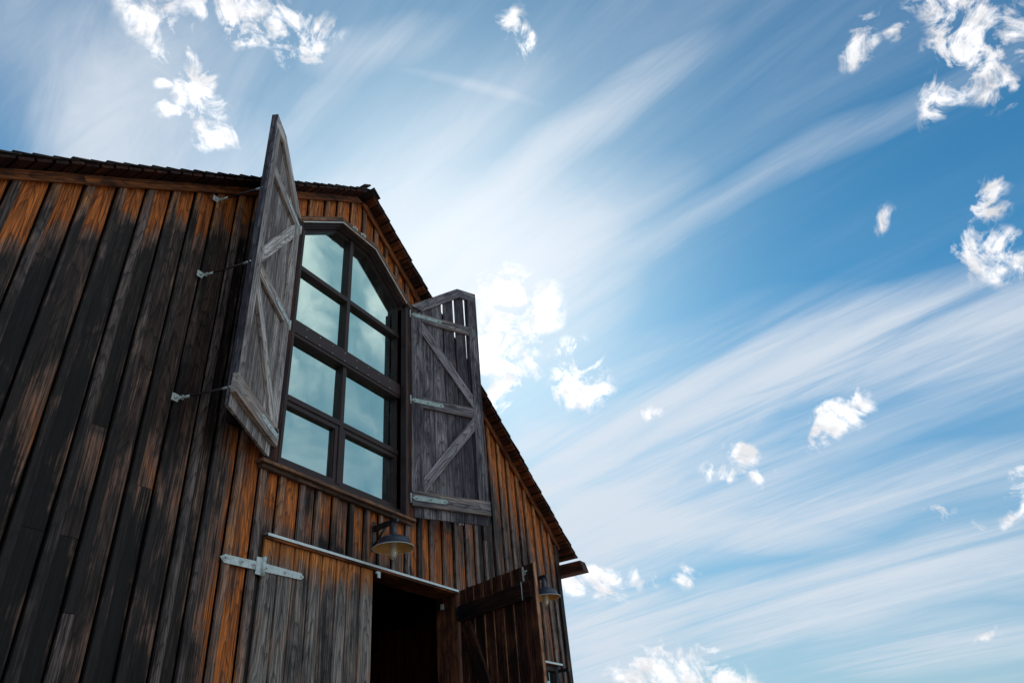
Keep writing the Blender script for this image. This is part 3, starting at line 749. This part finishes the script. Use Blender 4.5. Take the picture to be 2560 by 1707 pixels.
# ---------------------------------------------------------------- shutters
def arrow_plate(mb, O, U, V_, N, l, hw, d0, d1, both=True, pt=0.03):
    poly = [(0, 0), (pt, -hw), (l-pt, -hw), (l, 0), (l-pt, hw), (pt, hw)] if both else [(0, -hw), (l-pt, -hw), (l, 0), (l-pt, hw), (0, hw)]
    mb.prism(poly, O, U, V_, N, d0, d1)
def shutter(x0, y0, th, ztop, zh, zb, label, rods, mt, gap, ta, hm):
    Dv = Vector((math.cos(th), -math.sin(th), 0))
    F = Vector((-math.sin(th), -math.cos(th), 0)) if th < 1.5 else Vector((math.sin(th), math.cos(th), 0))  # towards the viewer side
    if F.y > 0: F = -F
    O = Vector((x0, y0, 0)); W0 = 0.881; FL = 0.25
    sl_ = (ztop-zh)/(W0-FL)
    topf = lambda s: min(ztop, zh + sl_*s)
    pl = MB()
    edges = [0.0, 0.137, 0.286, 0.440, 0.598, 0.748, W0]
    for i, (a, b) in enumerate(zip(edges, edges[1:])):
        g_ = 0.005
        b2 = b-g_ if b < W0 else b
        pl.board(O, Z, Dv, -F, lambda q: zb+rng.uniform(-.004, .004), lambda q: topf(q)-0.004, a, b2, 0.028, 0.050, prot=0.05, tone=rng.uniform(-0.35, 0.45)+ta, wob=0.002, taper=(0, 0, gap, gap, gap, 0)[i])
    sh_ = pl.build('shutter', mt, barn, label)
    def piece(nm, *a, **kw):
        kw['tone'] = kw.get('tone', 0.2)+ta
        m_ = MB(); m_.board(*a, **kw); return m_.build(nm, mt, sh_)
    # rails, stiles, sloping top pieces, braces
    piece('stile', O, Z, Dv, -F, 4.178+.001, lambda q: topf(q)-0.155, 0.0, 0.137, 0.0, 0.0275, prot=0.05, tone=0.25)
    piece('stile', O, Z, Dv, -F, 4.178+.001, ztop-0.131, 0.766, W0, 0.0, 0.0275, prot=0.05, tone=0.15)
    a = math.atan(sl_); Ls = Dv*math.cos(a)+Z*math.sin(a); Ws = -Dv*math.sin(a)+Z*math.cos(a)
    ln_ = (W0-FL)/math.cos(a); hb_ = math.tan(a/2)
    piece('top_rail', O+Z*zh, Ls, Ws, -F, lambda q: -q*math.tan(a)+0.001, lambda q: ln_+q*hb_-0.001, -0.118, 0.0, 0.0, 0.0275, prot=0.15, tone=0.5)
    piece('top_rail', O+Dv*(W0-FL)+Z*ztop, Dv, Z, -F, lambda q: -q*hb_+0.001, FL, -0.13, 0.0, 0.0, 0.0275, prot=0.15, tone=0.35)
    piece('rail', O, Dv, Z, -F, 0.139, 0.764, 6.252, 6.372, 0.0, 0.0275, prot=0.42, tone=0.35)
    piece('rail', O, Dv, Z, -F, 0.139, 0.764, 5.137, 5.266, 0.0, 0.0275, prot=0.42, tone=0.35)
    piece('rail', O, Dv, Z, -F, 0.0, W0+0.012, 4.028, 4.177, -0.012, 0.0275, prot=0.42, tone=0.30)
    def brace(p, q_, wd):
        a_ = Vector(p); b_ = Vector(q_); d = b_-a_; l_ = d.length; d.normalize()
        Ld = Dv*d.x+Z*d.y; Wd = -Dv*d.y+Z*d.x
        t_ = d.y/d.x    # ends cut plumb
        piece('brace', O+Dv*a_.x+Z*a_.y, Ld, Wd, -F, lambda q: q*t_, lambda q: l_+q*t_, -wd/2, wd/2, 0.001, 0.0272, prot=0.1, tone=0.6)
    brace((0.138, 6.175), (0.765, 5.345), 0.105)
    brace((0.138, 4.255), (0.765, 5.062), 0.105)
    eg = MB(); eg.board(O, Z, Dv, -F, zb+0.002, ztop-0.002, W0+0.0005, W0+0.006, 0.0285, 0.055, prot=0.0, tone=-0.25)
    eg.board(O, Z, Dv, -F, 4.1775, ztop-0.002, W0+0.0005, W0+0.006, -0.003, 0.028, prot=0.0, tone=-0.15)
    eg.build('edge_strip', 'grey' if mt == 'lit_shutter' else mt, sh_)  # left shutter's edge takes the darker shaded copy
    for zz, s1, dd_ in ((6.325, 0.40, 0), (5.20, 0.395, 0), (4.105, 0.395, 0.012)):
        hg = MB(); arrow_plate(hg, O+Dv*0.0+Z*zz, Dv, Z, F, s1, 0.024, dd_+0.0005, dd_+0.005)
        for bx in (0.04, 0.2, 0.355): hg.tube([O+Dv*bx+Z*zz+F*(dd_+0.0052), O+Dv*bx+Z*zz+F*(dd_+0.014)], 0.009, 6)
        hg.tube([O-Dv*0.012+Z*(zz-0.05)+F*0.0, O-Dv*0.012+Z*(zz+0.05)+F*0.0], 0.011, 10)
        # leaf on the casing
        sx = 1 if x0 > 0 else -1
        hg.prism([(x0-sx*0.013, zz-0.045), (x0+sx*0.002, zz-0.045), (x0+sx*0.002, zz+0.045), (x0-sx*0.013, zz+0.045)], (0, 0, 0), X, Z, Y, -0.060, -0.0555)
        hg.build('strap_hinge', hm, sh_)
    for bz, ez, bx in rods:
        rd = MB()
        E_ = O+Dv*W0-F*0.03; E_.z = ez
        B_ = Vector((bx, -0.04, bz))
        A_ = B_+Vector((0.03, -0.028, 0.0))
        rd.tube([A_, E_], 0.0075, 8)
        r1 = rd.build('stay_rod', 'rod', sh_)
        bp = MB(); d = (E_-A_).normalized()
        bp.prism([(bx-0.027, bz-0.028), (bx+0.024, bz-0.028), (bx+0.024, bz+0.028), (bx-0.027, bz+0.028)], (0, 0, 0), X, Z, Y, -0.0440, -0.0390)
        bp.tube([(bx, -0.0441, bz), (bx, -0.054, bz)], 0.012, 6)
        bp.prism([(-0.0445, bz-0.015), (-0.072, bz-0.012), (-0.072, bz+0.012), (-0.0445, bz+0.015)], (bx+0.020, 0, 0), Y, Z, X, 0.0, 0.004)
        bp.tube([A_+d*0.0, A_+d*0.07], 0.0095, 8)
        en = MB(); en.tube([E_-d*0.07, E_+d*0.0], 0.010, 8); en.build('rod_end', 'galv', sh_)
        bp.tube([A_+d*0.01-Z*0.018, A_+d*0.01+Z*0.018], 0.006, 8)
        bp.build('stay_bracket', 'galv', sh_)
    return sh_
ZTOP, ZHH, ZBB = 6.914, 6.456, 3.930
shutter(-0.847, -0.066, 2.631, ZTOP, ZHH, ZBB, 'grey left shutter in a lit tone with knotty boards, held open by three stay rods',
        [(6.002, 5.985, -1.754), (5.185, 5.185, -1.751), (4.095, 4.072, -1.742)], 'lit_shutter', 0.004, 0.0, 'galv')
shutter(0.894, -0.066, 0.470, ZTOP, ZHH, ZBB, 'grey right shutter in a shaded purplish tone with light showing between its boards', [], 'grey', 0.026, -0.15, 'zinc')
# ledge board on the wall behind the left shutter
lg = MB(); lg.board((0, 0, 4.10), X, Z, NY, -1.30, -0.96, -0.03, 0.03, 0.0385, 0.070, prot=0.05, tone=-0.2); lg.build('cleat', 'wall', barn)

# ---------------------------------------------------------------- doorway
fs_ = MB()
fs_.box((-0.823, -0.068, 3.352), (1.640, 0.0155, 3.3555)); fs_.box((-0.823, -0.0705, 3.336), (1.640, -0.0681, 3.3555))
fs_.build('door_flashing', 'flash', barn, 'thin pale metal flashing strip above the big doors')
dh = MB()
dh.board((0, 0, 0), X, Z, Y, -0.815, 1.66, 3.318, 3.350, -0.060, 0.200, prot=0.5, tone=0.2)
door_frame = dh.build('door_frame', 'trim', barn)
for xj0, xj1 in ((-0.90, -0.84), (1.625, 1.69)):
    jb = MB(); jb.board((0, 0, 0), Z, X, Y, 0.1, 3.3175, xj0, xj1, 0.0125, 0.20, prot=0.55, tone=0.1)
    if xj0 > 0: jb.board((0, 0, 0), Z, X, Y, 0.1, 3.3175, xj0-0.004, xj1+0.02, -0.050, 0.012, prot=0.7, tone=0.1)
    jb.build('jamb', 'brown', door_frame)
ct = MB(); ct.box((0.425, -0.058, 3.262), (0.455, -0.046, 3.300)); ct.box((0.415, -0.050, 3.296), (0.465, -0.035, 3.3175)); ct.build('catch', 'flash', door_frame)
ct = MB(); ct.box((1.600, 0.10, 3.20), (1.6205, 0.13, 3.25)); ct.build('catch', 'galv', door_frame)

def door_prot(p): return 0.10 + 0.9*cl(1.15 - (3.33-p.z)/0.24) * (0.75 if p.x > 0.0 else 1.0)
dl = MB()
de = [-0.820, -0.666, -0.518, -0.356, -0.220, -0.064, 0.077, 0.225, 0.392]
for i, (a, b) in enumerate(zip(de, de[1:])):
    dl.board((0, 0, 0), Z, X, NY, 0.08, 3.3165, a+0.003, b-0.010, 0.012, 0.037+rng.uniform(-.002, .002), prot=door_prot, tone=rng.uniform(-0.2, 0.65), ch=0.004)
ldoor = dl.build('door', 'door', barn, 'closed left barn door of grey vertical boards, orange along its top')
db = MB(); db.box((-0.812, -0.0115, 0.09), (0.388, 0.004, 3.314)); db.build('backing_boards', 'dark', ldoor)
# long strap hinge on wall and door
hg = MB()
hw = 0.029
hg.prism([(-1.188, 3.112), (-1.150, 3.112-hw-.006), (-0.845, 3.112-hw), (-0.845, 3.112+hw), (-1.150, 3.112+hw-.006)], (0, 0, 0), X, Z, NY, 0.0395, 0.046)
hg.prism([(-0.800, 3.112-hw), (-0.447, 3.112-hw+0.006), (-0.417, 3.112), (-0.447, 3.112+hw-0.004), (-0.800, 3.112+hw)], (0, 0, 0), X, Z, NY, 0.0400, 0.046)
hg.prism([(-0.885, 3.050), (-0.838, 3.050), (-0.838, 3.172), (-0.885, 3.172)], (0, 0, 0), X, Z, NY, 0.0462, 0.053)
hg.tube([(-0.822, -0.056, 3.045), (-0.822, -0.056, 3.178)], 0.0165, 14)
for z0 in (3.076, 3.146): hg.tube([(-0.822, -0.056, z0-0.002), (-0.822, -0.056, z0+0.002)], 0.0185, 14)
for x_ in (-1.150, -1.010, -0.900):
    c = 0.0185
    hg.prism([(x_, 3.112-c*1.3), (x_+c*1.3, 3.112), (x_, 3.112+c*1.3), (x_-c*1.3, 3.112)], (0, 0, 0), X, Z, NY, 0.0463, 0.051)
    hg.tube([(x_, -0.0512, 3.112), (x_, -0.064, 3.112)], 0.0085, 8)
for x_ in (-0.785, -0.610, -0.447): hg.tube([(x_, -0.0462, 3.112), (x_, -0.056, 3.112)], 0.009, 8)
hg.build('strap_hinge', 'galv', ldoor)
# right leaf, swung out
TH = 1.8708; WL = 1.062
Dv = Vector((math.cos(TH), -math.sin(TH), 0)); Fv = Vector((-math.sin(TH), -math.cos(TH), 0))   # Fv faces -x
O = Vector((1.640, -0.072, 0))
dl = MB()
de = [0.0, 0.112, 0.226, 0.370, 0.500, 0.637, 0.774, 0.935, WL]
for i, (a, b) in enumerate(zip(de, de[1:])):
    dl.board(O, Z, Dv, -Fv, 0.08, 3.345+rng.uniform(-.004, .002), a, b-0.009, 0.0, 0.020, prot=0.42, tone=rng.uniform(-0.2, 0.3), ch=0.003)
rdoor = dl.build('door', 'brown', barn, 'dark brown right barn door swung outwards, seen from its inner face')
ed = MB()
for a in de[2:-2]:
    ed.board(O, Z, Dv, -Fv, 0.1, 3.33, a-0.0086, a-0.0004, -0.001, 0.010, prot=0.6, tone=0.5, ch=0.0005)  # thin pale orange strips in the gaps between the boards
ed.build('gap_strips', 'edge', rdoor)
bkk = MB()
bkk.board(O, Z, Dv, -Fv, 0.09, 3.325, 0.002, WL-0.002, 0.0205, 0.030, prot=0.2, tone=0.0, seg=0.5)
bkk.build('outer_boards', 'wall', rdoor)
ed = MB(); ed.board(O, Z, Dv, -Fv, 0.08, 3.352, WL+0.0005, WL+0.012, -0.003, 0.031, prot=0.35, tone=0.7, ch=0.002); ed.build('edge_strip', 'edge', rdoor)
rl = MB(); rl.board(O, Dv, Z, -Fv, 0.015, 1.03, 3.050, 3.195, -0.036, -0.0005, prot=0.1, tone=-0.2); rl.build('rail', 'brown', rdoor)
d = Vector((0.75, -1.75)); l_ = d.length; d.normalize()
br = MB(); br.board(O+Dv*0.10+Z*3.04, Dv*d.x+Z*d.y, -Dv*d.y+Z*d.x, -Fv, 0.05, l_, -0.065, 0.065, -0.034, -0.0005, prot=0.25, tone=0.0); br.build('brace', 'brown', rdoor)
rl = MB(); rl.board(O, Dv, Z, -Fv, 0.015, 1.03, 1.05, 1.195, -0.036, -0.0005, prot=0.1, tone=-0.2); rl.build('rail', 'brown', rdoor)
hg = MB(); arrow_plate(hg, O+Z*3.125, Dv, Z, Fv, 0.30, 0.026, 0.0365, 0.043, False)
hg.tube([O-Z*-3.065+Fv*0.03, O+Z*3.185+Fv*0.03], 0.015, 10); hg.build('strap_hinge', 'black', rdoor)
lt = MB()
lt.prism([(0.930, 3.21), (0.943, 3.21), (0.943, 3.335), (0.930, 3.335)], O, Dv, Z, Fv, 0.0005, 0.012)
lt.prism([(0.945, 3.26), (0.967, 3.26), (0.967, 3.30), (0.945, 3.30)], O, Dv, Z, Fv, 0.0005, 0.010)
lt.tube([O+Dv*0.960+Z*3.28+Fv*0.01, O+Dv*1.000+Z*3.285+Fv*0.02], 0.006, 8)
lt.tube([O+Dv*0.9365+Z*3.20+Fv*0.0415, O+Dv*0.9365+Z*3.04+Fv*0.0415], 0.004, 6)
lt.build('latch', 'galv', rdoor)

# ---------------------------------------------------------------- little window low on the right, wall bracket, hook
sm = MB()
x0, x1, z0, z1 = 3.385, 3.765, 1.78, 2.835
for (a, b, c_, d_) in ((x0, x0+0.05, z0, z1), (x1-0.05, x1, z0, z1), (x0+0.05, x1-0.05, z1-0.05, z1), (x0+0.05, x1-0.05, z0, z0+0.05), (x0+0.05, x1-0.05, 2.30, 2.34)):
    sm.box((a, -0.012, c_), (b, 0.06, d_))
swn = sm.build('window', 'frame', barn, 'small dark window low on the right with a thin metal flashing')
pn = MB(); pn.box((x0+0.01, 0.035, z0+0.01), (x1-0.01, 0.041, z1-0.01)); pn.build('pane', 'glass', swn)
fh = MB(); fh.box((3.355, -0.066, 2.858), (3.80, 0.015, 2.8615)); fh.box((3.355, -0.0685, 2.842), (3.80, -0.0661, 2.8615)); fh.build('flashing', 'flash', swn)
fh = MB(); fh.board((0, 0, 0), X, Z, Y, 3.37, 3.785, 2.8355, 2.8575, -0.058, 0.012, prot=0.5); fh.build('head_board', 'trim', swn)
bb = MB(); bb.box((3.715, -0.175, 2.765), (3.745, -0.0395, 2.800)); bb.box((3.705, -0.044, 2.70), (3.755, -0.0385, 2.83)); bb.tube([(3.73, -0.165, 2.782), (3.73, -0.165, 2.74)], 0.012, 8)
bb.build('wall_bracket', 'black', barn)
hk = MB(); hk.tube([(1.76, -0.036, 4.075), (1.76, -0.06, 4.075), (1.76, -0.075, 4.065), (1.76, -0.078, 4.045)], 0.007, 8); hk.tube([(1.76, -0.0155, 4.075), (1.76, -0.045, 4.075)], 0.016, 10)
hk.build('hook', 'flash', barn)

# ---------------------------------------------------------------- gooseneck-free barn lamps
def lamp(loc, label):
    e = bpy.data.objects.new('wall_lamp', None); col.objects.link(e); e.location = loc
    e['label'] = label; e['category'] = 'lamp'; e['group'] = 'enamel lamps on the barn wall'
    p = MB(); p.box((-0.021, 0.0, -0.135), (0.021, 0.006, 0.135))
    for zz in (-0.12, 0.12):
        for xx in (-0.010, 0.010): p.tube([(xx, 0.0, zz), (xx, -0.004, zz)], 0.005, 6)
    o = p.build('wall_plate', 'black', e); 
    a = MB()
    a.prism([(-0.0005, 0.045), (-0.243, 0.068), (-0.243, 0.106), (-0.0005, 0.095)], (0, 0, 0), Y, Z, X, -0.015, 0.015)
    a.build('arm', 'black', e)
    nb = MB(); nb.box((-0.012, -0.262, 0.074), (0.012, -0.2435, 0.100)); nb.build('end_block', 'shade', e)
    b_ = MB(); b_.tube([(0, -0.002, -0.080), (0, -0.128, 0.0585)], 0.0105, 8); b_.build('strut', 'black', e)
    C_ = (0, -0.2155, -0.152)
    so = MB(); so.lathe([(0.0, 0.232), (0.014, 0.232), (0.018, 0.222), (0.024, 0.218), (0.026, 0.180), (0.029, 0.177), (0.029, 0.150), (0.031, 0.147), (0.031, 0.112), (0.040, 0.108), (0.042, 0.102)], C_, 32)
    so.build('socket', 'shade', e)
    s_ = MB(); s_.lathe([(0.020, 0.1035), (0.060, 0.1015), (0.095, 0.094), (0.122, 0.080), (0.138, 0.062), (0.146, 0.040), (0.155, 0.024), (0.168, 0.010), (0.1765, 0.002)], C_, 64)
    s_.build('lamp_shade', 'shade', e)
    i_ = MB(); i_.lathe([(0.1745, 0.001), (0.166, 0.008), (0.152, 0.022), (0.143, 0.039), (0.135, 0.060), (0.120, 0.077), (0.094, 0.091), (0.060, 0.0985), (0.020, 0.1005)], C_, 64)
    i_.build('shade_lining', 'cream', e)
    r_ = MB(); n = 64; r_.tube([(C_[0]+0.176*math.cos(2*math.pi*i/n), C_[1]+0.176*math.sin(2*math.pi*i/n), C_[2]+0.001) for i in range(n+1)], 0.0028, 6, False)
    r_.build('rim', 'flash', e)
    g_ = MB(); g_.lathe([(0.030, 0.098), (0.030, 0.05), (0.0275, 0.045), (0.0275, -0.035), (0.024, -0.060), (0.014, -0.078), (0.0, -0.083)], C_, 24); g_.build('glass_jar', 'jar', e)
    c_ = MB()
    for kk in range(4):
        t_ = kk*math.pi/2+0.5
        prof = [(0.034, 0.09), (0.034, 0.0), (0.034, -0.035), (0.030, -0.062), (0.018, -0.085), (0.0, -0.096)]
        c_.tube([(C_[0]+r*math.cos(t_), C_[1]+r*math.sin(t_), C_[2]+z) for r, z in prof], 0.0034, 6)
    for zz in (0.045, 0.010, -0.030):
        c_.tube([(C_[0]+0.034*math.cos(2*math.pi*i/24), C_[1]+0.034*math.sin(2*math.pi*i/24), C_[2]+zz) for i in range(25)], 0.0026, 6, False)
    c_.build('wire_cage', 'cage', e)
    return e
lamp((0.375, -0.0445, 3.607), 'enamel barn lamp under the tall window, above the open doorway')
lamp((3.15, -0.0445, 3.635), 'enamel barn lamp farther right, half hidden behind the open door leaf')
